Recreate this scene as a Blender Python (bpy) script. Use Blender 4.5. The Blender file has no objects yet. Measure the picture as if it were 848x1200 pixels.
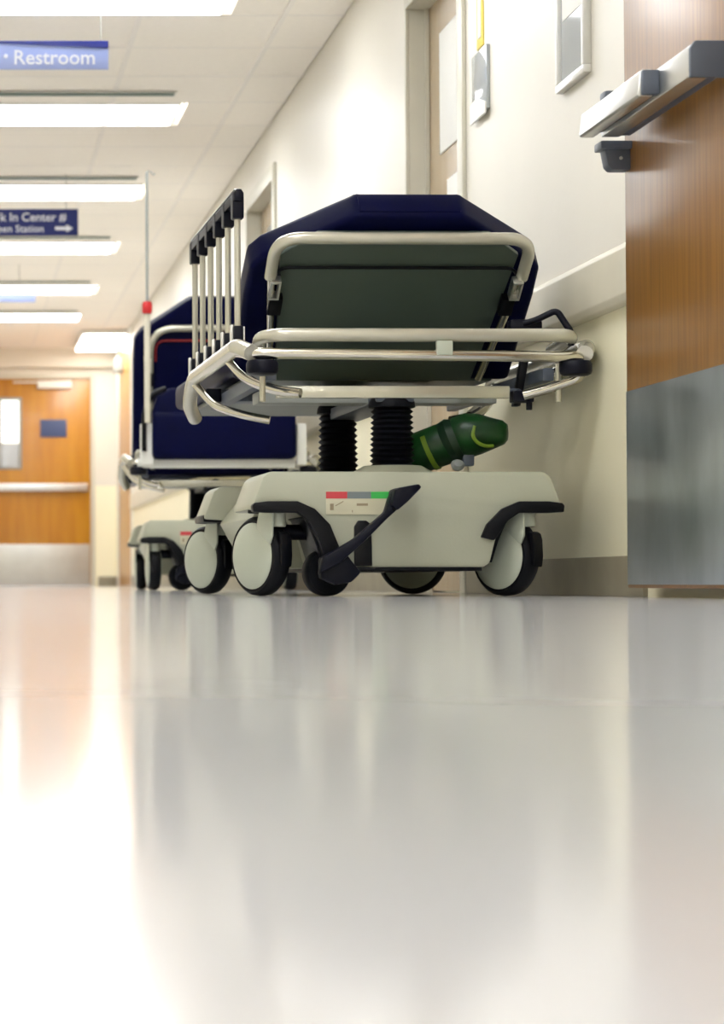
import bpy, bmesh, math, random
from mathutils import Vector, Matrix
random.seed(7)
PI = math.pi
R = math.radians
C = bpy.context.scene.collection
SC = bpy.context.scene

# ------------------------------------------------------------------ camera, world, exposure
FPX = 2800.0                                  # focal length in pixels of the 848 wide frame
cam_d = bpy.data.cameras.new('camera')
cam = bpy.data.objects.new('camera', cam_d); C.objects.link(cam)
SC.camera = cam
cam_d.sensor_fit = 'HORIZONTAL'
cam_d.sensor_width = 16.96                    # right half of a 36 mm wide frame
cam_d.lens = FPX / 848 * 16.96
cam_d.shift_x = (424 + 52) / 848
cam.location = (0, 0, 0.034)
cam.rotation_euler = (R(90) + math.atan(83 / FPX), 0, 0)
cam_d.clip_start = 0.01
cam_d.dof.use_dof = True
cam_d.dof.focus_distance = 6.12
cam_d.dof.aperture_fstop = 3.4

W = bpy.data.worlds.new('world'); SC.world = W
W.use_nodes = True
W.node_tree.nodes['Background'].inputs[0].default_value = (1.0, .97, .92, 1)
W.node_tree.nodes['Background'].inputs[1].default_value = 0.3
SC.view_settings.view_transform = 'Standard'
SC.view_settings.look = 'None'
SC.view_settings.gamma = 1
SC.view_settings.exposure = 0.95
LAMP = 7.5                                    # emission of the ceiling light diffusers
SC.cycles.use_denoising = True
SC.cycles.max_bounces = 10
SC.cycles.diffuse_bounces = 6
SC.cycles.glossy_bounces = 5
SC.cycles.sample_clamp_indirect = 12

# ------------------------------------------------------------------ materials
def srgb(r, g, b):
    return tuple(((c / 255) / 12.92 if c / 255 <= .04045 else ((c / 255 + .055) / 1.055) ** 2.4) for c in (r, g, b)) + (1,)

def mat(name, col, rough=.5, metal=0, var=.06, scale=6, bump=0, bscale=60, stretch=(1, 1, 1), coat=0, crough=.15, rvar=0,
        emit=None, spec=.5, col2=None, aniso=0):
    m = bpy.data.materials.new(name); m.use_nodes = True
    nt = m.node_tree; N = nt.nodes; L = nt.links
    b = N['Principled BSDF']
    b.inputs['Roughness'].default_value = rough
    b.inputs['Metallic'].default_value = metal
    b.inputs['Specular IOR Level'].default_value = spec
    if aniso: b.inputs['Anisotropic'].default_value = aniso
    if coat:
        b.inputs['Coat Weight'].default_value = coat; b.inputs['Coat Roughness'].default_value = crough
    tc = N.new('ShaderNodeTexCoord'); mp = N.new('ShaderNodeMapping')
    mp.inputs['Scale'].default_value = stretch
    L.new(tc.outputs['Object'], mp.inputs['Vector'])
    n = N.new('ShaderNodeTexNoise'); n.inputs['Scale'].default_value = scale; n.inputs['Detail'].default_value = 5
    L.new(mp.outputs['Vector'], n.inputs['Vector'])
    r = N.new('ShaderNodeValToRGB')
    c = srgb(*col); c2 = srgb(*col2) if col2 else tuple(x * (1 - 2 * var) for x in c[:3]) + (1,)
    r.color_ramp.elements[0].position = .3; r.color_ramp.elements[1].position = .7
    r.color_ramp.elements[0].color = c2; r.color_ramp.elements[1].color = c
    L.new(n.outputs['Fac'], r.inputs['Fac']); L.new(r.outputs['Color'], b.inputs['Base Color'])
    if rvar:
        mr = N.new('ShaderNodeMapRange'); mr.inputs['To Min'].default_value = rough - rvar; mr.inputs['To Max'].default_value = rough + rvar
        L.new(n.outputs['Fac'], mr.inputs['Value']); L.new(mr.outputs['Result'], b.inputs['Roughness'])
    if bump:
        n2 = N.new('ShaderNodeTexNoise'); n2.inputs['Scale'].default_value = bscale; n2.inputs['Detail'].default_value = 4
        L.new(mp.outputs['Vector'], n2.inputs['Vector'])
        bp = N.new('ShaderNodeBump'); bp.inputs['Strength'].default_value = bump; bp.inputs['Distance'].default_value = .004
        L.new(n2.outputs['Fac'], bp.inputs['Height']); L.new(bp.outputs['Normal'], b.inputs['Normal'])
    if emit:
        b.inputs['Emission Color'].default_value = tuple(emit[:3]) + (1,); b.inputs['Emission Strength'].default_value = emit[3]
    return m

M = dict(
    floor=mat('vinyl_floor', (210, 209, 212), .105, var=.02, scale=3, rvar=.012, spec=.23),
    ceiling=mat('ceiling_tile', (252, 246, 237), .9, var=.015, scale=30, bump=.25, bscale=220),
    grid=mat('ceiling_grid', (244, 239, 232), .6, var=.01),
    diffuser=mat('light_diffuser', (255, 255, 255), .6, var=0, emit=(.93, .965, 1.0, LAMP)),
    corner_diffuser=mat('corner_diffuser', (255, 255, 255), .6, var=0, emit=(1, .98, .93, LAMP * 1.15)),
    lamp_frame=mat('lamp_frame', (226, 224, 216), .5, var=.02),
    slot=mat('air_slot', (112, 126, 118), .7, var=.05),
    baseboard=mat('rubber_base', (150, 142, 122), .45, var=.08, scale=9),
    rail=mat('wall_guard', (214, 208, 190), .45, var=.03),
    frame_paint=mat('door_frame_paint', (206, 202, 186), .4, var=.03),
    wood=mat('oak_door', (146, 100, 34), .36, var=.1, scale=4, stretch=(16, 16, .8), col2=(112, 72, 20), spec=.35, coat=.2, crough=.22),
    wood_far=mat('oak_door_far', (190, 134, 30), .35, scale=2.2, stretch=(6, 6, .7), col2=(172, 112, 20), coat=.3),
    wood_pale=mat('pale_door', (190, 168, 136), .25, scale=2, stretch=(6, 6, .7), col2=(178, 152, 118), coat=.5),
    steel=mat('brushed_steel', (196, 206, 216), .33, 1, scale=5, stretch=(1, 1, .5), rvar=.07, col2=(150, 162, 174), bump=.05),
    steel_far=mat('kick_steel', (205, 205, 200), .4, 1, var=.05),
    alu=mat('aluminium', (222, 222, 220), .33, 1, var=.04),
    chrome=mat('chrome_tube', (216, 212, 200), .16, 1, var=.04, scale=12),
    creamtube=mat('enamel_tube', (206, 203, 188), .22, .55, var=.04, scale=10),
    hood=mat('hood_plastic', (180, 182, 162), .38, var=.04, scale=5, bump=.06, bscale=150),
    disc=mat('caster_disc', (188, 194, 178), .3, var=.04),
    tyre=mat('tyre_rubber', (9, 11, 17), .5, var=.1, spec=.2),
    black=mat('black_plastic', (6, 7, 14), .4, var=.1, spec=.2),
    navyplastic=mat('navy_plastic', (6, 8, 26), .42, var=.1, spec=.2),
    vinyl=mat('navy_vinyl', (2, 5, 48), .45, var=.12, scale=9, bump=.1, bscale=35, spec=.08),
    bellows=mat('bellows_rubber', (6, 8, 18), .55, var=.1, spec=.2),
    panel=mat('backrest_panel', (72, 84, 76), .35, var=.06, scale=3),
    gray_dark=mat('end_cap_grey', (86, 94, 108), .45, var=.05),
    red=mat('red_piping', (150, 24, 26), .45, var=.1),
    redp=mat('red_clamp', (196, 30, 34), .4, var=.05),
    green=mat('green_enamel', (18, 78, 26), .38, scale=14, col2=(6, 46, 16), bump=.4, bscale=40),
    green_dark=mat('green_band', (12, 46, 24), .4, var=.1),
    yellowgreen=mat('yellow_green_band', (120, 150, 36), .5, var=.1),
    white=mat('white_paint', (232, 232, 226), .5, var=.02),
    grey=mat('grey_paint', (150, 154, 150), .45, var=.04),
    paper=mat('paper', (240, 240, 236), .6, var=.01),
    yellow=mat('yellow_card', (232, 208, 84), .5, var=.04),
    glass=mat('framed_glass', (176, 182, 186), .06, .1, var=.04, scale=3),
    signblue=mat('sign_blue', (20, 42, 148), .3, var=.03, spec=.8),
    plaque=mat('plaque_blue', (62, 78, 120), .5, var=.03),
    signdark=mat('sign_dark_blue', (16, 34, 112), .5, var=.03),
    signglare=mat('sign_blue_glare', (158, 176, 236), .32, var=.02, spec=1.0),  # sign blue lightened by ceiling light glare mixed into the colour
    lettering=mat('sign_lettering', (236, 238, 250), .4, var=0),
    lab_red=mat('label_red', (206, 66, 74), .5, var=.03),
    lab_grey=mat('label_grey', (120, 130, 132), .5, var=.03),
    lab_green=mat('label_green', (60, 190, 84), .5, var=.03),
    label=mat('label_film', (206, 202, 176), .4, var=.03),
    mark=mat('label_mark', (150, 136, 110), .5, var=.03),
    lite=mat('door_lite_glow', (230, 235, 230), .3, var=0, emit=(.95, 1, .95, .7)),
    cream=mat('cream_pan', (216, 204, 160), .5, var=.03),
    wire=mat('hanging_wire', (150, 150, 144), .4, .5, var=0),
)

def wall_material(split):
    m = mat('wall_paint_%d' % int(split * 100), (224, 219, 207), .42, var=.02, scale=2, bump=.05, bscale=90)
    nt = m.node_tree; N = nt.nodes; L = nt.links; b = N['Principled BSDF']
    src = b.inputs['Base Color'].links[0].from_socket
    g = N.new('ShaderNodeNewGeometry'); s = N.new('ShaderNodeSeparateXYZ'); L.new(g.outputs['Position'], s.inputs[0])
    c = N.new('ShaderNodeMath'); c.operation = 'LESS_THAN'; c.inputs[1].default_value = split; L.new(s.outputs['Z'], c.inputs[0])
    mx = N.new('ShaderNodeMix'); mx.data_type = 'RGBA'
    L.new(c.outputs[0], mx.inputs['Factor']); L.new(src, mx.inputs[6]); mx.inputs[7].default_value = srgb(242, 236, 208)
    L.new(mx.outputs[2], b.inputs['Base Color'])
    return m
M['wall'] = wall_material(.80)
M['wall_far'] = wall_material(1.03)

# ------------------------------------------------------------------ mesh helpers
class MB:
    """collects shapes into one mesh"""
    def __init__(s, mx=None):
        s.bm = bmesh.new(); s.mx = mx or Matrix.Identity(4); s.smooth = True
    def _merge(s, t, mx=None):
        t.transform(s.mx @ (mx or Matrix.Identity(4)))
        me = bpy.data.meshes.new('t'); t.to_mesh(me); t.free(); s.bm.from_mesh(me); bpy.data.meshes.remove(me)
        return s
    def box(s, x0, x1, y0, y1, z0, z1, bev=0, mx=None, seg=2):
        t = bmesh.new(); bmesh.ops.create_cube(t, size=1)
        for v in t.verts:
            v.co = Vector(((x0 + x1) / 2 + v.co.x * (x1 - x0), (y0 + y1) / 2 + v.co.y * (y1 - y0), (z0 + z1) / 2 + v.co.z * (z1 - z0)))
        if bev: bmesh.ops.bevel(t, geom=t.edges[:], offset=bev, segments=seg, affect='EDGES', profile=.6)
        return s._merge(t, mx)
    def prism(s, pts, d0, d1, axis='y', bev=0, mx=None, seg=2):
        """polygon pts in the plane across axis, extruded along it"""
        t = bmesh.new()
        def P(a, b, d):
            return (a, d, b) if axis == 'y' else ((d, a, b) if axis == 'x' else (a, b, d))
        va = [t.verts.new(P(a, b, d0)) for a, b in pts]; vb = [t.verts.new(P(a, b, d1)) for a, b in pts]
        t.faces.new(va); t.faces.new(vb[::-1]); n = len(pts)
        for i in range(n): t.faces.new((va[i], vb[i], vb[(i + 1) % n], va[(i + 1) % n]))
        bmesh.ops.recalc_face_normals(t, faces=t.faces[:])
        if bev:
            es = [e for e in t.edges if len(e.link_faces) == 2 and e.calc_face_angle(0) > .5]
            bmesh.ops.bevel(t, geom=es, offset=bev, segments=seg, affect='EDGES', profile=.6)
        return s._merge(t, mx)
    def lathe(s, prof, n=24, mx=None):
        """profile (r, z) around local z"""
        t = bmesh.new(); rings = []
        for r, z in prof:
            rings.append([t.verts.new((r * math.cos(2 * PI * k / n), r * math.sin(2 * PI * k / n), z)) for k in range(n)])
        for a, b in zip(rings, rings[1:]):
            for k in range(n): t.faces.new((a[k], a[(k + 1) % n], b[(k + 1) % n], b[k]))
        t.faces.new(rings[0][::-1]); t.faces.new(rings[-1])
        bmesh.ops.remove_doubles(t, verts=t.verts[:], dist=1e-6)
        bmesh.ops.recalc_face_normals(t, faces=t.faces[:])
        return s._merge(t, mx)
    def cyl(s, p0, p1, r, r2=None, n=16):
        p0, p1 = Vector(p0), Vector(p1); d = p1 - p0
        q = d.to_track_quat('Z', 'Y').to_matrix().to_4x4(); L = d.length
        b = min(r * .12, .002)
        r2 = r if r2 is None else r2
        return s.lathe([(r - b, 0), (r, b), (r2, L - b), (r2 - b, L)], n, Matrix.Translation(p0) @ q)
    def tube(s, pts, r, bend=.05, n=14, seg=7, radii=None):
        P = [Vector(p) for p in pts]; path = [P[0]]
        if radii: path = P
        else:
            for i in range(1, len(P) - 1):
                a = P[i - 1] - P[i]; c = P[i + 1] - P[i]
                k = min(bend, a.length * .48, c.length * .48)
                s0 = P[i] + a.normalized() * k; s1 = P[i] + c.normalized() * k
                for j in range(seg + 1):
                    t = j / seg; path.append(s0 * (1 - t) ** 2 + P[i] * 2 * t * (1 - t) + s1 * t * t)
            path.append(P[-1])
        t = bmesh.new(); rings = []; up = None
        for i, p in enumerate(path):
            d = (path[min(i + 1, len(path) - 1)] - path[max(i - 1, 0)]).normalized()
            if up is None: up = Vector((0, 0, 1)) if abs(d.z) < .9 else Vector((1, 0, 0))
            u = (up - d * up.dot(d)).normalized(); up = u; w = d.cross(u)
            rr = radii[i] if radii else r
            rings.append([t.verts.new(p + (u * math.cos(2 * PI * k / n) + w * math.sin(2 * PI * k / n)) * rr) for k in range(n)])
        for a, b in zip(rings, rings[1:]):
            for k in range(n): t.faces.new((a[k], a[(k + 1) % n], b[(k + 1) % n], b[k]))
        t.faces.new(rings[0][::-1]); t.faces.new(rings[-1])
        bmesh.ops.recalc_face_normals(t, faces=t.faces[:])
        return s._merge(t)
    def build(s, name, m, parent=None, smooth=True):
        me = bpy.data.meshes.new(name)
        if s.smooth and smooth:
            for f in s.bm.faces: f.smooth = True
            for e in s.bm.edges:
                if len(e.link_faces) == 2 and e.calc_face_angle(0) > R(38): e.smooth = False
        s.bm.to_mesh(me); s.bm.free()
        me.materials.append(m)
        o = bpy.data.objects.new(name, me); C.objects.link(o)
        if parent: o.parent = parent
        return o

def tag(o, label=None, cat=None, group=None, kind=None):
    if label: o['label'] = label
    if cat: o['category'] = cat
    if group: o['group'] = group
    if kind: o['kind'] = kind
    return o
def thing(name, label, cat, loc=(0, 0, 0), rz=0, group=None):
    o = bpy.data.objects.new(name, None); C.objects.link(o); o.location = loc; o.rotation_euler = (0, 0, rz)
    return tag(o, label, cat, group)
def struct(name, mb, m, label, cat='wall', parent=None, smooth=True):
    o = mb.build(name, m, parent, smooth)
    return tag(o, label, cat, kind='structure')
def part(name, mesh, m_parent):
    o = bpy.data.objects.new(name, mesh); C.objects.link(o); o.parent = m_parent; return o
def text_part(name, s, size, m, parent, loc, rot=(R(90), 0, 0), ext=.0015, align='LEFT', italic=0, bold=.0):
    cu = bpy.data.curves.new('lettering', 'FONT'); cu.body = s; cu.size = size; cu.extrude = ext; cu.align_x = align
    cu.shear = italic; cu.offset = bold; cu.resolution_u = 3
    t = bpy.data.objects.new('t', cu); C.objects.link(t)
    bpy.context.view_layer.update()
    me = bpy.data.meshes.new_from_object(t.evaluated_get(bpy.context.evaluated_depsgraph_get()))
    bpy.data.objects.remove(t)
    me.materials.clear(); me.materials.append(m)
    o = bpy.data.objects.new(name, me); C.objects.link(o); o.parent = parent; o.location = loc; o.rotation_euler = rot
    return o

# ------------------------------------------------------------------ setting
XW, XL, YF, YB, ZC = 1.65, -.80, 24.5, -5.6, 2.434        # right wall, left wall, far wall, back wall, ceiling
struct('floor', MB().box(XL - .2, XW + .3, YB - .2, YF + .3, -.1, 0), M['floor'], 'polished off white vinyl corridor floor', 'floor', smooth=False)

# right wall with three door openings
OPEN = [(7.74, 8.66, 2.14), (12.3, 13.42, 2.14), (22.3, 24.15, 2.38)]
mb = MB(); y = YB
for a, b, h in OPEN:
    mb.box(XW, XW + .2, y, a, 0, ZC + .1); mb.box(XW, XW + .2, a, b, h, ZC + .1); y = b
mb.box(XW, XW + .2, y, YF + .2, 0, ZC + .1)
wr = struct('wall_right', mb, M['wall'], 'cream painted right corridor wall with khaki lower half', smooth=False)
struct('wall_left', MB().box(XL - .2, XL, YB, YF + .2, 0, ZC + .1), M['wall'], 'cream painted left corridor wall', smooth=False)
struct('wall_back', MB().box(XL - .2, XW + .2, YB - .2, YB, 0, ZC + .1), M['wall'], 'cream painted wall closing the corridor', smooth=False)
mb = MB()
mb.box(1.42, XW, YF, YF + .2, 0, ZC + .1); mb.box(XL, 1.42, YF, YF + .2, 2.17, ZC + .1)
struct('wall_far', mb, M['wall_far'], 'cream end wall around the far double doors', smooth=False)

# baseboards
mb = MB(); y = 5.7
for a, b, h in OPEN:
    mb.box(XW - .012, XW + .001, y, a - .06, 0, .10, .003); y = b + .06
mb.box(XW - .012, XW + .001, y, YF, 0, .10, .003)
struct('baseboard_right', mb, M['baseboard'], 'brown grey rubber base along the right wall', 'baseboard')
struct('baseboard_left', MB().box(XL, XL + .012, YB, YF, 0, .10, .003), M['baseboard'], 'brown grey rubber base along the left wall', 'baseboard')
struct('baseboard_far', MB().box(1.46, XW - .012, YF - .012, YF, 0, .10, .003), M['baseboard'], 'rubber base beside the far doors', 'baseboard')

# crash rail along right wall
def guard(y0, y1):
    mb = MB(); z0, z1 = .715, .865
    mb.prism([(XW + .001, z0), (XW - .025, z0 + .004), (XW - .034, z0 + .02), (XW - .034, z1 - .02), (XW - .025, z1 - .004), (XW + .001, z1)], y0, y1, 'y', .003)
    return mb
struct('trim_1', guard(5.62, 7.66), M['rail'], 'wide pale crash rail on the wall beside the nearer stretcher', 'rail')
struct('trim_2', guard(8.80, 12.22), M['rail'], 'wide pale crash rail behind the farther stretcher', 'rail')
struct('trim_3', guard(13.50, 22.2), M['rail'], 'wide pale crash rail toward the far doors', 'rail')
mb = MB(); mb.prism([(XL - .001, .715), (XL + .034, .735), (XL + .034, .845), (XL - .001, .865)], YB, YF, 'y', .003)
struct('trim_4', mb, M['rail'], 'wide pale crash rail on the left wall', 'rail')

# ceiling: slab, grid runners, tiles
ceil = struct('ceiling', MB().box(XL, XW, YB, YF, ZC + .02, ZC + .1), M['ceiling'], 'suspended tile ceiling with inset troffer lights', 'ceiling', smooth=False)
LY = [-4.89, -2.45, -.01, 2.43, 4.87, 7.31, 9.75, 12.19, 14.63, 17.07, 19.51, 21.55]
XG = [XL, -.44, .17, .78, 1.39, XW]
LX0, LX1 = -.13, 1.125
rows = []; y = 9.75 - .305 - .61 * 24
while y < YF:
    rows.append((max(y, YB), min(y + .61, YF))); y += .61
grid = MB()
for x in XG[1:-1]: grid.box(x - .012, x + .012, YB, YF, ZC - .003, ZC + .02)
tile_mesh = {}
def tile(x0, x1, y0, y1):
    k = (round(x1 - x0, 2), round(y1 - y0, 2))
    if k not in tile_mesh:
        w, d = k[0] / 2 - .004, k[1] / 2 - .003
        t = MB().box(-w, w, -d, d, 0, .016, .003, seg=1).build('ceiling_tile', M['ceiling'], ceil, False); tile_mesh[k] = t.data
    else: t = part('ceiling_tile', tile_mesh[k], ceil)
    t.location = ((x0 + x1) / 2, (y0 + y1) / 2, ZC + .003)
for y0, y1 in rows:
    if y1 - y0 < .05: continue
    ly = [l for l in LY if y0 < l < y1]
    grid.box(XL, XW, y0 - .012, y0 + .012, ZC + .002, ZC + .02)
    for a, b in zip(XG, XG[1:]):
        if ly and abs(ly[0] - (y0 + y1) / 2) < .1:
            if a >= LX1 - .01: tile(a, b, y0, y1)
            elif b > LX1: tile(LX1 + .03, b, y0, y1)
            elif a < LX0 < b and a < -.4: tile(a, LX0 - .03, y0, y1)
            elif b <= LX0: tile(a, b, y0, y1)
        else: tile(a, b, y0, y1)
g = grid.build('ceiling_grid', M['grid'], ceil, False); g['kind'] = 'stuff'

# ceiling lights
lab = {9.75: 'long ceiling light cut by the top edge, nearest of the row', 12.19: 'ceiling light behind the restroom sign, second of the row',
       14.63: 'third ceiling light, above the dark blue sign', 17.07: 'fourth ceiling light, just below the dark blue sign',
       19.51: 'fifth ceiling light, directly above a thin pale sign', 21.55: 'smallest and farthest white ceiling light of the row'}
dmesh = fmesh = None
for l in LY:
    t = thing('ceiling_light', lab.get(l, '%s ceiling light counted from the restroom sign back toward the camera' % dict(zip(LY[5::-1], ['first', 'second', 'third', 'fourth', 'fifth', 'sixth']))[l] if l < 9 else ''), 'light', ((LX0 + LX1) / 2, l, ZC), 0, 'troffer lights along the ceiling')
    hw = (LX1 - LX0) / 2
    if dmesh is None:
        f = MB()
        f.box(-hw, hw, -.29, -.262, -.006, .012, .002); f.box(-hw, hw, .262, .29, -.006, .012, .002)
        f.box(-hw, -hw + .008, -.262, .262, -.006, .012, .002); f.box(hw - .008, hw, -.262, .262, -.006, .012, .002)
        fmesh = f.build('frame', M['lamp_frame'], t).data
        dmesh = MB().box(-hw + .008, hw - .008, -.262, .262, -.003, .003, .001).build('diffuser', M['diffuser'], t, False).data
    else: part('frame', fmesh, t); part('diffuser', dmesh, t)
sm = fm = None
sl = {12.19: 'first dark air slot across the ceiling, before the second light', 14.63: 'second dark air slot, in front of the third light',
      17.07: 'third dark air slot, beside the dark blue sign', 19.51: 'fourth air slot, in front of the fifth light', 21.55: 'farthest faint air slot before the last light'}
for l in LY[7:]:
    t = thing('air_slot', sl[l], 'vent', (.44, l - .545, ZC - .003), 0, 'air slots in the ceiling')
    if sm is None:
        s = MB(); s.box(-.63, .63, -.034, .034, -.007, 0, .002); sm = s.build('slot', M['slot'], t).data
        s = MB(); s.box(-.64, .64, -.052, -.041, -.004, 0, .001); s.box(-.64, .64, .041, .052, -.004, 0, .001); s.box(-.64, -.631, -.052, .052, -.004, 0, .001); s.box(.631, .64, -.052, .052, -.004, 0, .001)
        fm = s.build('slot_frame', M['lamp_frame'], t).data
    else: part('slot', sm, t); part('slot_frame', fm, t)
# bright fitting close to the right wall at the corridor's end
t = thing('wall_side_light', 'bright light fitting at the ceiling corner near the far doors', 'light', (1.415, 23.3, ZC))
MB().box(-.22, .22, -.75, .75, -.05, -.003, .004).build('frame', M['lamp_frame'], t)
MB().box(-.20, .20, -.73, .73, -.065, -.05, .004).build('diffuser', M['corner_diffuser'], t, False)

# ------------------------------------------------------------------ doors
def recessed_door(name, frame_m, leaf_m, a, b, h, label, rec=.07):
    d = struct(name, MB().box(XW + rec, XW + rec + .045, a + .022, b - .022, .006, h - .022), leaf_m, label, 'door', smooth=False)
    f = MB()
    f.box(XW - .015, XW - .0005, a - .06, a + .02, 0, h + .06, .003); f.box(XW - .015, XW - .0005, b - .02, b + .004, 0, h + .06, .003)
    f.box(XW - .015, XW - .0005, a + .02, b - .02, h - .02, h + .06, .003)
    f.box(XW - .0005, XW + .12, a + .0005, a + .02, 0, h, .001); f.box(XW - .0005, XW + .12, b - .02, b - .0005, 0, h, .001)
    f.box(XW - .0005, XW + .12, a + .02, b - .02, h - .02, h - .0005, .001)
    f.box(XW + rec - .015, XW + rec - .001, a + .02, a + .04, 0, h - .02, .002); f.box(XW + rec - .015, XW + rec - .001, b - .04, b - .02, 0, h - .02, .002)
    f.build('door_frame', frame_m, d)
    return d
d1 = recessed_door('door_1', M['frame_paint'], M['wood_pale'], 7.74, 8.66, 2.14, 'recessed pale oak door with papers above the nearer stretcher')
n = MB(); n.box(XW + .064, XW + .07, 8.02, 8.42, 1.55, 1.98, .001); n.build('notice', M['paper'], d1)['label'] = 'white notice sheet taped to the door'
n = MB(); n.box(XW + .064, XW + .07, 7.98, 8.30, 1.22, 1.44, .001); n.build('notice', M['paper'], d1)['label'] = 'lower white notice sheet on the door'
n = MB(); n.cyl((XW + .07, 7.83, 1.0), (XW + .03, 7.83, 1.0), .011); n.cyl((XW + .033, 7.83, 1.0), (XW + .033, 7.95, 1.0), .01)
n.build('handle', M['steel'], d1)
d2 = recessed_door('door_2', M['frame_paint'], M['wood_pale'], 12.3, 13.42, 2.14, 'pale recessed door with a small notice seen past the siderail')
MB().box(XW + .062, XW + .07, 12.75, 13.1, 1.75, 1.98, .001).build('notice', M['glass'], d2)['label'] = 'small grey notice plate'
n = MB(); n.cyl((XW + .07, 12.4, 1.0), (XW + .03, 12.4, 1.0), .011); n.cyl((XW + .033, 12.4, 1.0), (XW + .033, 12.52, 1.0), .01); n.build('handle', M['steel'], d2)
d3 = recessed_door('door_3', M['white'], M['wood_far'], 22.3, 24.15, 2.38, 'tall orange oak door in the right wall near the corridor end', .002)
n = MB(); n.box(XW - .07, XW + .002, 23.5, 23.8, 2.12, 2.26, .01); n.build('door_closer', M['grey'], d3)
n = MB(); n.cyl((XW + .003, 22.4, 1.0), (XW - .037, 22.4, 1.0), .011); n.cyl((XW - .034, 22.4, 1.0), (XW - .034, 22.52, 1.0), .01); n.build('handle', M['steel'], d3)

# far double doors
def far_leaf(name, x0, x1, label, lite_x, sign):
    d = struct(name, MB().box(x0, x1, YF + .02, YF + .065, .012, 2.13, .003), M['wood_far'], label, 'door')
    MB().box(x0 + .01, x1 - .01, YF + .014, YF + .021, .016, .43, .002).build('kick_plate', M['steel_far'], d)
    b = MB(); b.box(x0 + .03, x1 - .03, YF - .045, YF - .005, .975, 1.05, .008); bar = b.build('push_bar', M['alu'], d)
    e = MB(); e.box(x0 + .03, x0 + .10, YF - .01, YF + .022, .97, 1.055, .005); e.box(x1 - .10, x1 - .03, YF - .01, YF + .022, .97, 1.055, .005)
    e.build('bracket', M['grey'], bar)
    f = MB(); x = lite_x
    f.box(x - .03, x, YF + .005, YF + .022, 1.23, 1.91, .003); f.box(x + .18, x + .21, YF + .005, YF + .022, 1.23, 1.91, .003)
    f.box(x - .03, x + .21, YF + .005, YF + .022, 1.91, 1.94, .003); f.box(x - .03, x + .21, YF + .005, YF + .022, 1.20, 1.23, .003)
    fr = f.build('vision_frame', M['grey'], d)
    MB().box(x, x + .18, YF + .012, YF + .020, 1.47, 1.91).build('pane', M['lite'], fr)
    MB().box(x, x + .18, YF + .012, YF + .020, 1.23, 1.465).build('pane', M['glass'], fr)
    c = MB(); c.box(x0 + .55, x0 + .90, YF - .035, YF + .022, 2.03, 2.11, .006); c.box(x0 + .3, x0 + .56, YF - .03, YF - .01, 2.085, 2.10, .003)
    c.build('door_closer', M['white'], d)
    if sign:
        s = MB().box(.87, 1.14, YF + .010, YF + .021, 1.53, 1.71, .002).build('door_sign', M['plaque'], d); s['label'] = 'dark blue door plaque'
    return d
far_leaf('door_4', .29, 1.386, 'orange oak fire door at the corridor end with steel kick plate', .47, True)
far_leaf('door_5', -.79, .28, 'left leaf of the far oak double doors', -.15, False)
f = MB(); f.box(1.386, 1.43, YF - .01, YF + .1, 0, 2.17, .004); f.box(XL, 1.386, YF - .01, YF + .1, 2.13, 2.175, .004)
struct('trim_5', f, M['frame_paint'], 'painted frame around the far double doors', 'door frame')
# soffit over the far doors
struct('trim_6', MB().box(XL, XW, YF - .12, YF, 2.24, ZC + .02, .004), M['wall_far'], 'dropped soffit over the far doors', 'soffit')

# near oak door, swung flat against the right wall
XD = 1.575
dn = struct('door_6', MB().box(XD, XD + .045, 4.45, 5.60, .022, 2.30, .002), M['wood'], 'large varnished oak door at the right edge of the picture', 'door')
MB().box(XD - .003, XD + .001, 4.46, 5.595, .03, .482, .001).build('kick_plate', M['steel'], dn)['label'] = 'scratched stainless steel kick plate'
MB().box(XD + .010, XD + .040, 5.60, 5.606, .04, 2.28, .001).build('edge_strip', M['steel_far'], dn)
e = MB(); e.box(XD - .006, XD + .02, 4.42, 4.46, .02, 2.3, .002); e.build('hinge', M['steel_far'], dn)
bar = MB(); bar.box(1.492, 1.535, 4.82, 5.50, 1.064, 1.128, .004).build('push_bar', M['alu'], dn)
bar = dn.children[-1]
MB().prism([(1.487, 1.058), (1.487, 1.118), (1.497, 1.133), (XD + .001, 1.133), (XD + .001, 1.058)], 4.808, 4.824, 'y', .004).build('end_cap', M['gray_dark'], bar)
b = MB(); b.box(1.535, 1.56, 4.82, 5.5, 1.068, 1.10, .002); b.build('bar_channel', M['gray_dark'], bar)
MB().prism([(1.449, 1.072), (1.455, 1.122), (1.462, 1.127), (1.482, 1.127), (1.482, 1.068), (1.455, 1.068)], 5.055, 5.53, 'y', .003).build('push_pad', M['alu'], bar)
MB().box(1.456, 1.492, 5.035, 5.055, 1.070, 1.122, .004).build('pad_end', M['gray_dark'], bar)
MB().box(1.482, 1.494, 5.06, 5.5, 1.075, 1.115, .002).build('pad_neck', M['gray_dark'], bar)
b = MB(); b.prism([(1.515, 1.062), (1.515, 1.045), (1.522, 1.008), (1.532, .998), (XD + .001, .998), (XD + .001, 1.062)], 5.55, 5.597, 'y', .005)
b.box(1.502, XD + .001, 5.535, 5.597, 1.045, 1.064, .004)
b.box(1.515, XD + .001, 5.55, 5.597, 1.128, 1.185, .008)
b.build('latch_case', M['gray_dark'], bar)
b = MB(); b.cyl((1.552, 5.551, 1.025), (1.552, 5.547, 1.025), .004); b.build('screw', M['steel_far'], bar)
struct('trim_7', MB().box(1.60, XW, 4.25, 4.42, 0, ZC, .004), M['frame_paint'], 'painted frame the near oak door hangs on', 'door frame')
struct('trim_8', MB().box(XW - .022, XW, 5.64, 5.70, .87, ZC, .003), M['frame_paint'], 'narrow painted strip just behind the near oak door', 'trim')

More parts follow.
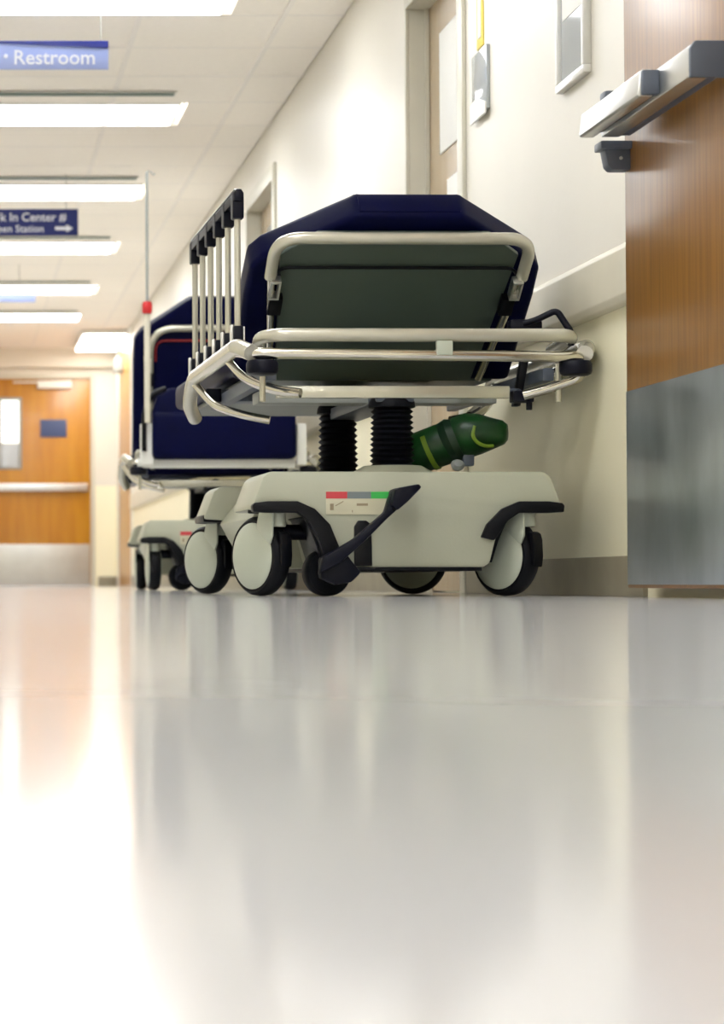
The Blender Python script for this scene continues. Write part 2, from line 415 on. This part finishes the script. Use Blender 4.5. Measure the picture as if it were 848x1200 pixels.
# ------------------------------------------------------------------ things on the right wall
t = thing('picture_frame', 'silver framed glass notice on the wall beside the near oak door', 'frame', (XW, 6.31, 1.36))
f = MB(); hw, hh, fw = .145, .43, .022
f.box(-.022, 0, -hw, hw, 0, fw, .003); f.box(-.022, 0, -hw, hw, 2 * hh - fw, 2 * hh, .003)
f.box(-.022, 0, -hw, -hw + fw, fw, 2 * hh - fw, .003); f.box(-.022, 0, hw - fw, hw, fw, 2 * hh - fw, .003)
f.build('frame', M['alu'], t)
MB().box(-.010, -.001, -hw + fw, hw - fw, fw, 2 * hh - fw).build('pane', M['glass'], t)
MB().box(-.012, -.009, -hw + .04, hw - .04, .19, 2 * hh - .04).build('paper', M['paper'], t)
t = thing('wall_plaque', 'small grey plaque with a white lower corner below a yellow strip', 'plaque', (XW, 7.44, 1.50))
MB().box(-.012, 0, -.105, .105, 0, .20, .003).build('plate', M['glass'], t)
MB().prism([(-.105, -.015), (.105, -.015), (.105, .045), (.02, .055), (-.105, .02)], -.018, -.012, 'x', .001).build('paper', M['paper'], t)['label'] = 'white paper slip at the bottom'
t = thing('wall_notice', 'narrow yellow vertical strip on the wall above the small plaque', 'notice', (XW, 7.46, 1.715))
MB().box(-.004, 0, -.045, .045, 0, .48, .001).build('card', M['yellow'], t)
MB().box(-.006, -.004, -.02, .02, .03, .45).build('stripe', M['paper'], t)

# ------------------------------------------------------------------ hanging signs
def hang_sign(label, x0, x1, y, z0, z1, m, tilt=0, dx=(.12, .12)):
    t = thing('hanging_sign', label, 'sign', ((x0 + x1) / 2, y, z1), 0, 'blue signs hung from the ceiling')
    w = (x1 - x0) / 2; h = z1 - z0
    mx = Matrix.Rotation(tilt, 4, 'X')
    b = MB().box(-w, w, -.008, .008, -h, 0, .002, mx=mx).build('panel', m, t)
    wr = MB(); wr.cyl((-w + dx[0], 0, 0), (-w + dx[0], 0, ZC - z1), .0022, n=8)
    wr2 = MB(); wr2.cyl((w - dx[1], 0, 0), (w - dx[1], 0, ZC - z1), .0022, n=8)
    wr.build('wire', M['wire'], t); wr2.build('wire', M['wire'], t)
    return t, w, h
t, w, h = hang_sign('blue hanging restroom sign with painted light glare near the top left corner', -.33, .617, 9.6, 2.108, 2.222, M['signglare'], 0, (.3, .03))  # pale face stands in for ceiling light glare on blue acrylic
MB().prism([(-w + .45, -.006), (w, -.030), (w, 0), (-w + .45, 0)], -.012, .010, 'y', .001).build('glare_free_strip', M['signblue'], t)['label'] = 'dark blue wedge of the face left without painted glare'  # the sign's own blue, where no glare is painted
text_part('lettering', 'Restroom', .082, M['lettering'], t, (w - .385, -.0085, -.094), bold=.001)
d = MB(); d.cyl((w - .415, -.008, -.062), (w - .415, -.0105, -.062), .009); d.build('bullet', M['lettering'], t)
t, w, h = hang_sign('dark blue hanging sign with two lines and an arrow', -.55, .72, 14.0, 2.075, 2.232, M['signdark'], 0, (.2, .07))
text_part('lettering', 'k In Center #', .070, M['lettering'], t, (w - .07, -.0085, -.072), align='RIGHT', bold=.0006)
text_part('lettering', 'een Station', .060, M['lettering'], t, (w - .20, -.0085, -.137), align='RIGHT', bold=.0004)
a = MB(); a.prism([(w - .135, -.125), (w - .07, -.125), (w - .07, -.138), (w - .03, -.115), (w - .07, -.092), (w - .07, -.105), (w - .135, -.105)], -.0105, -.008, 'y')
a.build('arrow', M['lettering'], t)
t, w, h = hang_sign('thin pale blue hanging sign under the fifth ceiling light', -.5, .60, 17.95, 2.150, 2.213, M['signglare'], 0)

# ------------------------------------------------------------------ stretchers
def caster(parent, px, py, heading, twin=False, seen=True):
    """swivel caster, pivot (px, py); heading = trail direction angle"""
    d = Vector((math.cos(heading), math.sin(heading), 0))          # trail direction
    nrm = Vector((d.y, -d.x, 0))                                   # face normal
    if nrm.x > 0: nrm = -nrm
    Rr = .102; c = Vector((px, py, Rr)) + d * .072
    q = Matrix((( -nrm.y, 0, nrm.x, c.x), (nrm.x, 0, nrm.y, c.y), (0, 1, 0, c.z), (0, 0, 0, 1)))   # local x = along roll, y = up, z = normal
    if (q.to_3x3().determinant()) < 0:
        for r_ in range(3): q[r_][0] = -q[r_][0]
    t_ = .026
    tyre = MB(q).lathe([(.070, -t_), (Rr - .010, -t_), (Rr - .002, -t_ + .010), (Rr, 0), (Rr - .002, t_ - .010), (Rr - .010, t_), (.070, t_)], 40).build('caster_wheel', M['tyre'], parent)
    disc = MB(q)
    for sgn in (1, -1):
        disc.lathe([(0.001, sgn * (t_ + .011)), (.05, sgn * (t_ + .010)), (.079, sgn * (t_ + .005)), (.0845, sgn * (t_ + .001)), (.084, sgn * (t_ - .006)), (0.001, sgn * (t_ - .006))], 40)
    disc.build('wheel_disc', M['disc'], tyre)
    # fork: pale shell plates rising to the stem, black arms over them
    pv = Vector((px, py, 0)); sx = (pv - c).dot(q.col[0].to_3d())
    k = 1 if sx > 0 else -1
    near = 1 if q.col[2].y < 0 or abs(q.col[2].y) < .05 else -1
    z0, z1 = sorted((near * (t_ + .002), near * (t_ + .009)))
    sh = MB(q); sh.prism([(k * .028, .070), (k * .034, .092), (k * .044, .118), (k * .098, .118), (k * .096, .05), (k * .084, .028), (k * .055, .05)], z0, z1, 'z', .003)
    sh.build('fork_shell', M['disc'], tyre)
    fk = MB(q)
    fk.prism([(k * .114, .040), (k * .108, .056), (k * .096, .062), (k * .090, .050), (k * .1035, .02), (k * .1045, -.012), (k * .112, -.03), (k * .116, 0)], -.015, .017, 'z', .004)
    fk.build('fork_guard', M['black'], tyre)
    fk = MB(q)
    fk.prism([(k * -.008, .108), (k * -.004, .128), (k * .02, .135), (k * .10, .135), (k * .10, .118), (k * .012, .108)], -.036, .036, 'z', .004)
    fk.build('fork', M['black'], tyre)
    MB().cyl((px, py, .175), (px, py, .26), .022).build('stem', M['disc'], tyre)
    return tyre

def stretcher(loc, rz, label, drop, ang, blen, bover, panel_m, casters, rails, second, bx=-.045):
    T = thing('hospital_stretcher', label, 'stretcher', loc, rz, 'wheeled hospital stretchers along the right wall')
    # ---- base hood
    H = MB()
    def arch(s): return [(s * -.390, .238 - .019), (s * -.353, .217), (s * -.278, .212), (s * -.25, .196), (s * -.224, .150), (s * -.207, .083)]
    def lobe(y0, y1):
        L_ = arch(1); Rr_ = arch(-1)[::-1]
        pts = [(-.388, .232), (-.362, .300), (-.345, .313), (.345, .313), (.362, .300), (.388, .232)] + [(x, z) for x, z in arch(-1)] + [(.19, .072), (-.19, .072)] + Rr_s
        return pts
    Rr_s = arch(1)[::-1]
    base_mx = Matrix.Translation((bx, 0, 0))
    H.mx = base_mx
    pts = lobe(0, 0)
    H.prism(pts, -.075, .27, 'y', .008)
    H.prism(pts, .88, 1.09, 'y', .008)
    H.prism([(-.27, .072), (-.345, .205), (-.30, .262), (-.25, .275), (.25, .275), (.30, .262), (.345, .205), (.27, .072)], .26, .89, 'y', .006)
    hood = H.build('base_hood', M['hood'], T)
    B = MB(base_mx); B.box(-.186, .186, -.079, 1.08, .064, .074, .002); B.build('base_edge', M['black'], T)
    for s_ in (1, -1):
        for (y0, y1) in ((-.092, .16), (.90, 1.10)):
            A = MB(base_mx)
            o_ = [(-.392, .227), (-.386, .234), (-.353, .238), (-.278, .238), (-.235, .219), (-.197, .180), (-.175, .126), (-.166, .078)]
            i_ = [(-.207, .078), (-.224, .137), (-.25, .190), (-.278, .209), (-.353, .209), (-.390, .211)]
            if s_ < 0: o_ = o_[:-2] + [(-.183, .148)]; i_ = [(-.214, .140)] + i_[2:]
            A.prism([(s_ * x, z) for x, z in o_ + i_], y0, y0 + .035 if y0 < 0 else y1, 'y', .003)
            if y0 < 0: A.prism([(s_ * x, z) for x, z in [(-.215, .085), (-.232, .140), (-.256, .194), (-.265, .198), (-.24, .206), (-.212, .16), (-.190, .085)]], y0 + .03, y1, 'y', .002)
            A.build('wheel_arch_trim', M['black'], T)
    for (x, y, hd) in casters: caster(T, bx + x, y, hd)
    # cross axle
    A = MB(base_mx)
    A.cyl((-.30, .05, .163), (.30, .05, .163), .020); A.build('cross_axle', M['navyplastic'], T)
    # centre steering wheel and brake pedal
    P = MB(base_mx); P.lathe([(.045, -.028), (.055, -.028), (.060, -.015), (.060, .015), (.055, .028), (.045, .028)], 32,
                             Matrix.Translation((-.195, -.020, .0605)) @ Matrix.Rotation(R(90), 4, 'X') @ Matrix.Rotation(R(8), 4, 'Y'))
    P.build('steering_wheel', M['tyre'], T)
    P = MB(base_mx)
    P.prism([(-.228, .096), (-.193, .114), (-.165, .112), (-.15, .09), (-.125, .06), (-.15, .035), (-.19, .028), (-.228, .045)], -.125, -.085, 'y', .008)
    P.prism([(-.225, .098), (-.193, .116), (-.183, .122), (-.148, .143), (-.071, .2096), (-.062, .24), (-.052, .264), (-.04, .269), (.008, .277), (.015, .270), (-.019, .234), (-.068, .190), (-.12, .138), (-.165, .098), (-.179, .085), (-.235, .055)], -.150, -.115, 'y', .006)
    P.prism([(-.060, .225), (-.052, .264), (-.04, .269), (.009, .278), (.016, .270), (-.019, .234), (-.045, .212)], -.175, -.10, 'y', .006)
    P.build('brake_pedal', M['navyplastic'], T)
    P = MB(base_mx); P.prism([(-.135, .076), (-.135, .175), (-.125, .190), (-.105, .190), (-.092, .180), (-.090, .076)], -.083, -.070, 'y', .003); P.build('pedal_slot', M['black'], T)
    # brake / steer label
    Lb = MB(base_mx); Lb.box(-.205, -.045, -.0775, -.074, .205, .262, .0005); lb = Lb.build('pedal_label', M['label'], T)
    for (a, b, m_) in ((-.205, -.152, 'lab_red'), (-.152, -.092, 'lab_grey'), (-.092, -.045, 'lab_green')):
        q_ = MB(base_mx); q_.box(a, b, -.0785, -.0773, .245, .262); q_.build('colour_band', M[m_], lb)
    q_ = MB(base_mx)
    q_.box(-.195, -.186, -.0784, -.0773, .216, .232); q_.box(-.128, -.10, -.0784, -.0773, .227, .233); q_.box(-.140, -.138, -.0784, -.0773, .210, .216)
    q_.box(-.183, -.160, -.0784, -.0773, .232, .234, mx=Matrix.Translation((-.17, 0, .233)) @ Matrix.Rotation(R(-30), 4, 'Y') @ Matrix.Translation((.17, 0, -.233)))
    q_.build('symbol', M['mark'], lb)
    # ---- bellows columns
    for y in (.33, 1.02):
        zt = (.548 if y < 1 else .580) - drop
        c = MB(); c.lathe([(.118, .31), (.115, .325), (.085, .342), (.078, .346)], 32, Matrix.Translation((-.02 if y > 1 else 0, y, 0))).build('column_collar', M['hood'], T)
        prof = [(.052, .335)]; n_ = 11; zz = .342
        step = (zt - .045 - zz) / n_
        for k in range(n_):
            prof += [(.060 - .004 * k / n_, zz + step * (k + .25)), (.051 - .004 * k / n_, zz + step * (k + .75))]
        prof += [(.062, zt - .045), (.060, zt - .03), (.050, zt - .012), (.030, zt), (.012, zt + .012)]
        MB(Matrix.Translation((-.02 if y > 1 else 0, y, 0))).lathe(prof, 32).build('bellows', M['bellows'], T)
    # ---- upper frame (heights fall by drop)
    U = Matrix.Translation((0, 0, -drop)); sh_ = .62 if second else 0
    m = MB(U); m.tube([(-.385, .16, .640), (-.395, .05, .662), (-.36, .0, .664), (.38, .0, .664), (.402, .03, .66), (.402, .22, .645)], .0175, .03)
    m.build('push_handle', M['creamtube'], T)
    q_ = MB(U); q_.box(.045, .085, -.019, .0, .612, .648, .002); q_.build('tube_label', M['disc'], T)
    m = MB(U); m.tube([(-.445, .12, .632), (-.43, .0, .617), (.425, .0, .609), (.455, .10, .609), (.44, .35, .60)], .0145, .045)
    m.build('bumper_tube', M['chrome'], T)
    for s_ in (1, -1):   # side tubes: full length, far end turned in
        m = MB(U); m.tube([(s_ * .425, -.005, .617), (s_ * .452, .06, .640), (s_ * .448, 1.02 - sh_, .640), (s_ * .448, 1.14 - sh_, .57), (s_ * .42, 1.22 - sh_, .535)], .0215, .06)
        m.build('side_tube', M['creamtube'], T)
        m = MB(U); m.tube([(s_ * .44, .05, .60), (s_ * .43, .06, .56), (s_ * .36, .10, .535), (s_ * .30, .12, .52)] if s_ > 0 else
                          [(s_ * .44, .30, .625), (s_ * .41, .22, .57), (s_ * .34, .16, .535), (s_ * .28, .12, .525)], .013, .05)
        m.build('brace_tube', M['chrome'], T)
        m = MB(U); m.tube([(s_ * .445, 1.0 - sh_, .62), (s_ * .40, .92 - sh_, .55), (s_ * .33, .80 - sh_, .515), (s_ * .26, .78 - sh_, .50)], .012, .05)
        m.build('brace_tube', M['chrome'], T)
        m = MB(U @ Matrix.Translation((s_ * .395 + (.012 if s_ > 0 else 0), .015, 0))); m.lathe([(.030, .562), (.038, .566), (.041, .574), (.041, .592), (.037, .599), (.02, .602)], 28)
        m.build('corner_bumper', M['navyplastic'], T)
        m = MB(U); m.box(s_ * .36 - .015, s_ * .36 + .015, .10, 1.2, .556, .590, .004); m.build('frame_beam', M['gray_dark'], T)
        m = MB(U); m.cyl((s_ * .395 - s_ * .012, .09, .50), (s_ * .395 - s_ * .012, .09, .60), .008); m.build('post', M['creamtube'], T)
    m = MB(U); m.box(-.335, .275, .16, .185, .516, .548, .003); m.build('cross_beam', M['creamtube'], T)
    m = MB(U); m.box(-.35, .30, .40, .50, .520, .552, .004); m.build('cross_beam', M['grey'], T)
    m = MB(U); m.box(-.38, .36, .97, 1.07, .568, .604, .004); m.build('lift_frame', M['gray_dark'], T)
    m = MB(U); m.box(-.05, .05, .28, 1.07, .515, .548, .004); m.build('lift_frame', M['gray_dark'], T)
    m = MB(U); m.prism([(-.19, .552), (-.06, .574), (.19, .580), (.20, .560), (.05, .552)], .55, .75, 'y', .002); m.build('cassette_tray', M['cream'], T)
    for a_, b_ in (((.30, .17, .53), (.16, .5, .55)), ((-.26, .45, .535), (-.12, .9, .56))): m = MB(U); m.tube([a_, b_], .012); m.build('actuator', M['gray_dark'], T)
    m = MB(U); m.prism([(.300, .50), (.318, .50), (.345, .64), (.325, .64)], .22, .25, 'y', .002); m.build('release_strut', M['black'], T)
    m = MB(U); m.box(.28, .335, .145, .19, .505, .535, .004); m.cyl((.325, .16, .507), (.325, .16, .485), .008); m.build('frame_joint', M['navyplastic'], T)
    m = MB(U); m.box(-.42, -.375, .95, 1.0, .565, .605, .004); m.build('frame_joint', M['navyplastic'], T)
    # deck + flat mattress
    hy, hz = .60, .600
    m = MB(U); m.box(-.34, .34, hy + .02, 2.05, .600, .618, .004); m.build('deck_panel', panel_m, T)
    m = MB(U); m.box(-.385, .385, hy + .05, 2.08, .620, .705, .028, seg=4); m.build('mattress_seat', M['vinyl'], T)
    # backrest in its own frame: u up the rest, v across, w off the top face
    ca, sa = math.cos(R(ang)), math.sin(R(ang))
    Q = U @ Matrix(((1, 0, 0, 0), (0, -ca, sa, hy), (0, sa, ca, hz), (0, 0, 0, 1)))
    # axes: local x = v, local y = u, local z = w
    b = blen
    m = MB(Q); m.prism([(-.275, 0), (.275, 0), (.315, b - .075), (.225, b), (-.225, b), (-.315, b - .075)], .0, .014, 'z', .003)
    bp = m.build('backrest_panel', panel_m, T)
    for s_ in (1, -1): m = MB(Q); m.tube([(s_ * .292, .02, -.012), (s_ * .335, b - .13, -.014)], .0105); m.build('backrest_rail', M['chrome'], T)
    hb = .312 if second else .335; m = MB(Q); m.tube([(-hb, b - (.4 if second else .145), -.014), (-hb, b, -.016), (hb, b, -.016), (hb, b - (.4 if second else .145), -.014)], .0165, .12 if second else .085, seg=10); m.build('backrest_hoop', M['creamtube'], T)
    so = .06 if second else .115; sw = .285 if second else .322
    m = MB(Q); m.tube([(-sw, b - so - .10, -.008), (-sw, b - so, -.008), (sw, b - so, -.008), (sw, b - so - .10, -.008)], .0045, .10 if second else .04)
    m.build('panel_seam', M['red'] if second else M['black'], T)
    for s_ in (1, -1):
        m = MB(Q)
        for (x0, x1, y0, y1) in ((-.014, -.008, -.20, -.145), (.008, .014, -.20, -.145), (-.014, .014, -.206, -.198), (-.014, .014, -.147, -.140)):
            m.box(s_ * .322 + x0, s_ * .322 + x1, b + y0, b + y1, -.04, -.012, .001)
        m.build('hoop_bracket', M['alu'], T)
        m = MB(Q); m.box(s_ * .312 - .018, s_ * .312 + .018, b - .275, b - .212, -.03, -.004, .003); m.build('bracket_block', M['black'], T)
    # mattress: plan with cut corners
    e = b + bover
    m = MB(Q); hwm = .388
    plan = [(-hwm, -.02), (hwm, -.02), (hwm + .004, e - .30), (hwm, e - .19), (hwm - .03, e - .15), (.150, e), (-.125, e), (-hwm + .03, e - .15), (-hwm, e - .19), (-hwm - .004, e - .30)]
    m.prism(plan, .016, .106, 'z', .018, seg=4); m.build('mattress_back', M['vinyl'], T)
    m = MB(Q); m.prism([(-.12, e - .02), (.145, e - .02), (.145, e + .003), (-.12, e + .003)], .03, .09, 'z', .004); m.build('mattress_end_seam', M['vinyl'], T)
    # release handle at the wall side
    m = MB(U); m.tube([(.285, .06, .700), (.315, .05, .708), (.366, .04, .733), (.390, .03, .690), (.398, .03, .68), (.400, .03, .640)], .0085, .015)
    m.box(.25, .335, .055, .10, .680, .712, .01); m.build('release_handle', M['navyplastic'], T)
    # ---- siderail
    if rails:
        for s_ in rails:
            x = s_ * .425
            S = MB(); S.prism([(x - .013, 1.040 - drop), (x - .013, 1.062 - drop), (x - .006, 1.072 - drop), (x + .006, 1.072 - drop), (x + .013, 1.062 - drop), (x + .013, 1.040 - drop)], .215, 1.20, 'y', .003)
            sr = S.build('siderail_top', M['navyplastic'], T)
            q_ = MB(); q_.box(x - .012, x + .010, .225, 1.19, 1.070 - drop, 1.074 - drop, .001); q_.build('top_strip', M['alu'], sr)
            for k in range(6):
                y = .245 + k * .185
                p = MB(); p.tube([(x, y, .69 - drop), (x, y, 1.045 - drop)], .0085, n=12); p.build('siderail_post', M['creamtube'], T)
                c = MB(); c.box(x - .015, x + .015, y - .022, y + .022, .995 - drop if k == 0 else 1.0 - drop, 1.066 - drop, .005)
                c.build('post_cap', M['navyplastic'], T)
                f_ = MB(); f_.box(x - .013, x + .013, y - .02, y + .02, .655 - drop, .712 - drop, .005); fo = f_.build('post_foot', M['navyplastic'], T)
                g_ = MB(); g_.box(x - .020, x - .013, y - .012, y + .012, .655 - drop, .715 - drop, .003); g_.box(x + .013, x + .018, y - .012, y + .012, .655 - drop, .71 - drop, .002)
                g_.build('foot_clip', M['alu'], fo)
    return T

CE = [(-.32, -.03, R(63 + 54)), (.308, -.04, R(121)), (-.32, 1.03, R(117)), (.32, 1.03, R(160))]
s1 = stretcher((1.175, 6.06, 0), R(1.2), 'nearer stretcher with raised grey backed headrest, siderail up and pale wheels', 0, 38, .56, .05, M['panel'], CE, (-1,), False)
CE2 = [(-.32, -.03, R(92)), (.32, -.03, R(90)), (-.32, 1.03, R(88)), (.32, 1.03, R(95))]
s2 = stretcher((1.195, 10.7, 0), R(-1.2), 'farther navy stretcher with red piping, partly hidden behind the nearer one', .045, 72, .70, .13, M['vinyl'], CE2, (), True, bx=.0)
s2.scale = (.95, 1, 1)
# extras of the farther stretcher
m = MB(); m.box(-.335, .34, -.09, .03, .585, .80, .03, seg=4)
m.prism([(-.335, .70), (-.335, .80), (-.31, .87), (-.25, .905), (-.17, .895), (-.10, .84), (0, .80), (.1, .79), (.34, .79), (.34, .70)], -.08, .02, 'y', .02, seg=3)
m.build('folded_foot_cushion', M['vinyl'], s2)
m = MB(); m.tube([(-.372, -.07, .62), (-.372, -.07, .80), (-.33, -.07, .88), (-.27, -.07, .90)], .012, .06); m.build('hose', M['black'], s2)
m = MB(); m.box(-.388, -.328, -.06, -.01, .56, .745, .006); m.build('pole_socket', M['white'], s2)
m = MB(); m.box(.345, .39, -.06, -.01, .56, .745, .006); m.build('pole_socket', M['white'], s2)
m = MB(); m.box(-.40, .34, -.02, .02, .548, .592, .006); m.build('end_rail', M['white'], s2)

# IV pole carried in the socket of the farther stretcher
t = thing('iv_pole', 'thin grey drip pole with a red clamp standing on the farther stretcher', 'pole', (1.195 - .341, 10.671 - .04, .747))
MB().cyl((0, 0, 0), (0, 0, .50), .0135).build('outer_tube', M['rail'], t)
MB().cyl((0, 0, .49), (0, 0, 1.12), .0065).build('inner_tube', M['grey'], t)
MB().lathe([(.010, .485), (.021, .49), (.023, .505), (.023, .53), (.018, .54), (.010, .543)], 20).build('clamp', M['redp'], t)
m = MB(); m.tube([(0, 0, 1.11), (0, 0, 1.128), (.018, 0, 1.125), (.03, 0, 1.108), (.036, 0, 1.118)], .003, .01, n=8); m.build('hook', M['grey'], t)

# ------------------------------------------------------------------ green gas cylinder on the base hood
t = thing('gas_cylinder', 'dark green gas cylinder lying tilted on the nearer stretcher base hood', 'cylinder', (1.325, 6.48, .316), R(0))
t.scale = (1.17, 1.17, 1.08)
# axis climbs to the right and toward the camera
body = [(-.115, .05, .052), (-.10, .045, .055), (-.05, .02, .068), (0, .0, .088), (.018, -.008, .096)]
m = MB(); m.tube(body, 0, radii=[.030, .046, .052, .053, .050], n=28); bo = m.build('body', M['green'], t)
m = MB(); m.tube([(-.034, .0135, .0722), (-.024, .0097, .0762)], 0, radii=[.0535, .0538], n=28); m.build('band', M['yellowgreen'], bo)
m = MB(); m.tube([(.008, -.004, .090), (.020, -.010, .096), (.032, -.014, .100)], 0, radii=[.054, .058, .052], n=28); m.build('shoulder_band', M['green_dark'], t)
m = MB(); m.tube([(.022, -.010, .098), (.034, -.014, .103), (.055, -.022, .109), (.080, -.03, .111), (.105, -.04, .112), (.128, -.047, .114), (.136, -.05, .114)], 0,
              radii=[.046, .054, .056, .050, .039, .030, .020], n=28); cp = m.build('shoulder_cap', M['green'], t)
m = MB(); m.tube([(.056, -.070, .128), (.050, -.076, .105), (.058, -.078, .088), (.078, -.078, .077), (.098, -.074, .078)], .0045, .02, n=8); m.build('cap_seam', M['yellowgreen'], cp)
m = MB(); m.lathe([(.002, 0), (.014, .002), (.016, .010), (.010, .018), (.002, .02)], 16, Matrix.Translation((.022, -.04, .028)) @ Matrix.Rotation(R(60), 4, 'X')); m.build('valve_knob', M['grey'], t)
m = MB(); m.box(.035, .062, -.045, -.02, .030, .060, .006); m.build('valve_block', M['gray_dark'], t)
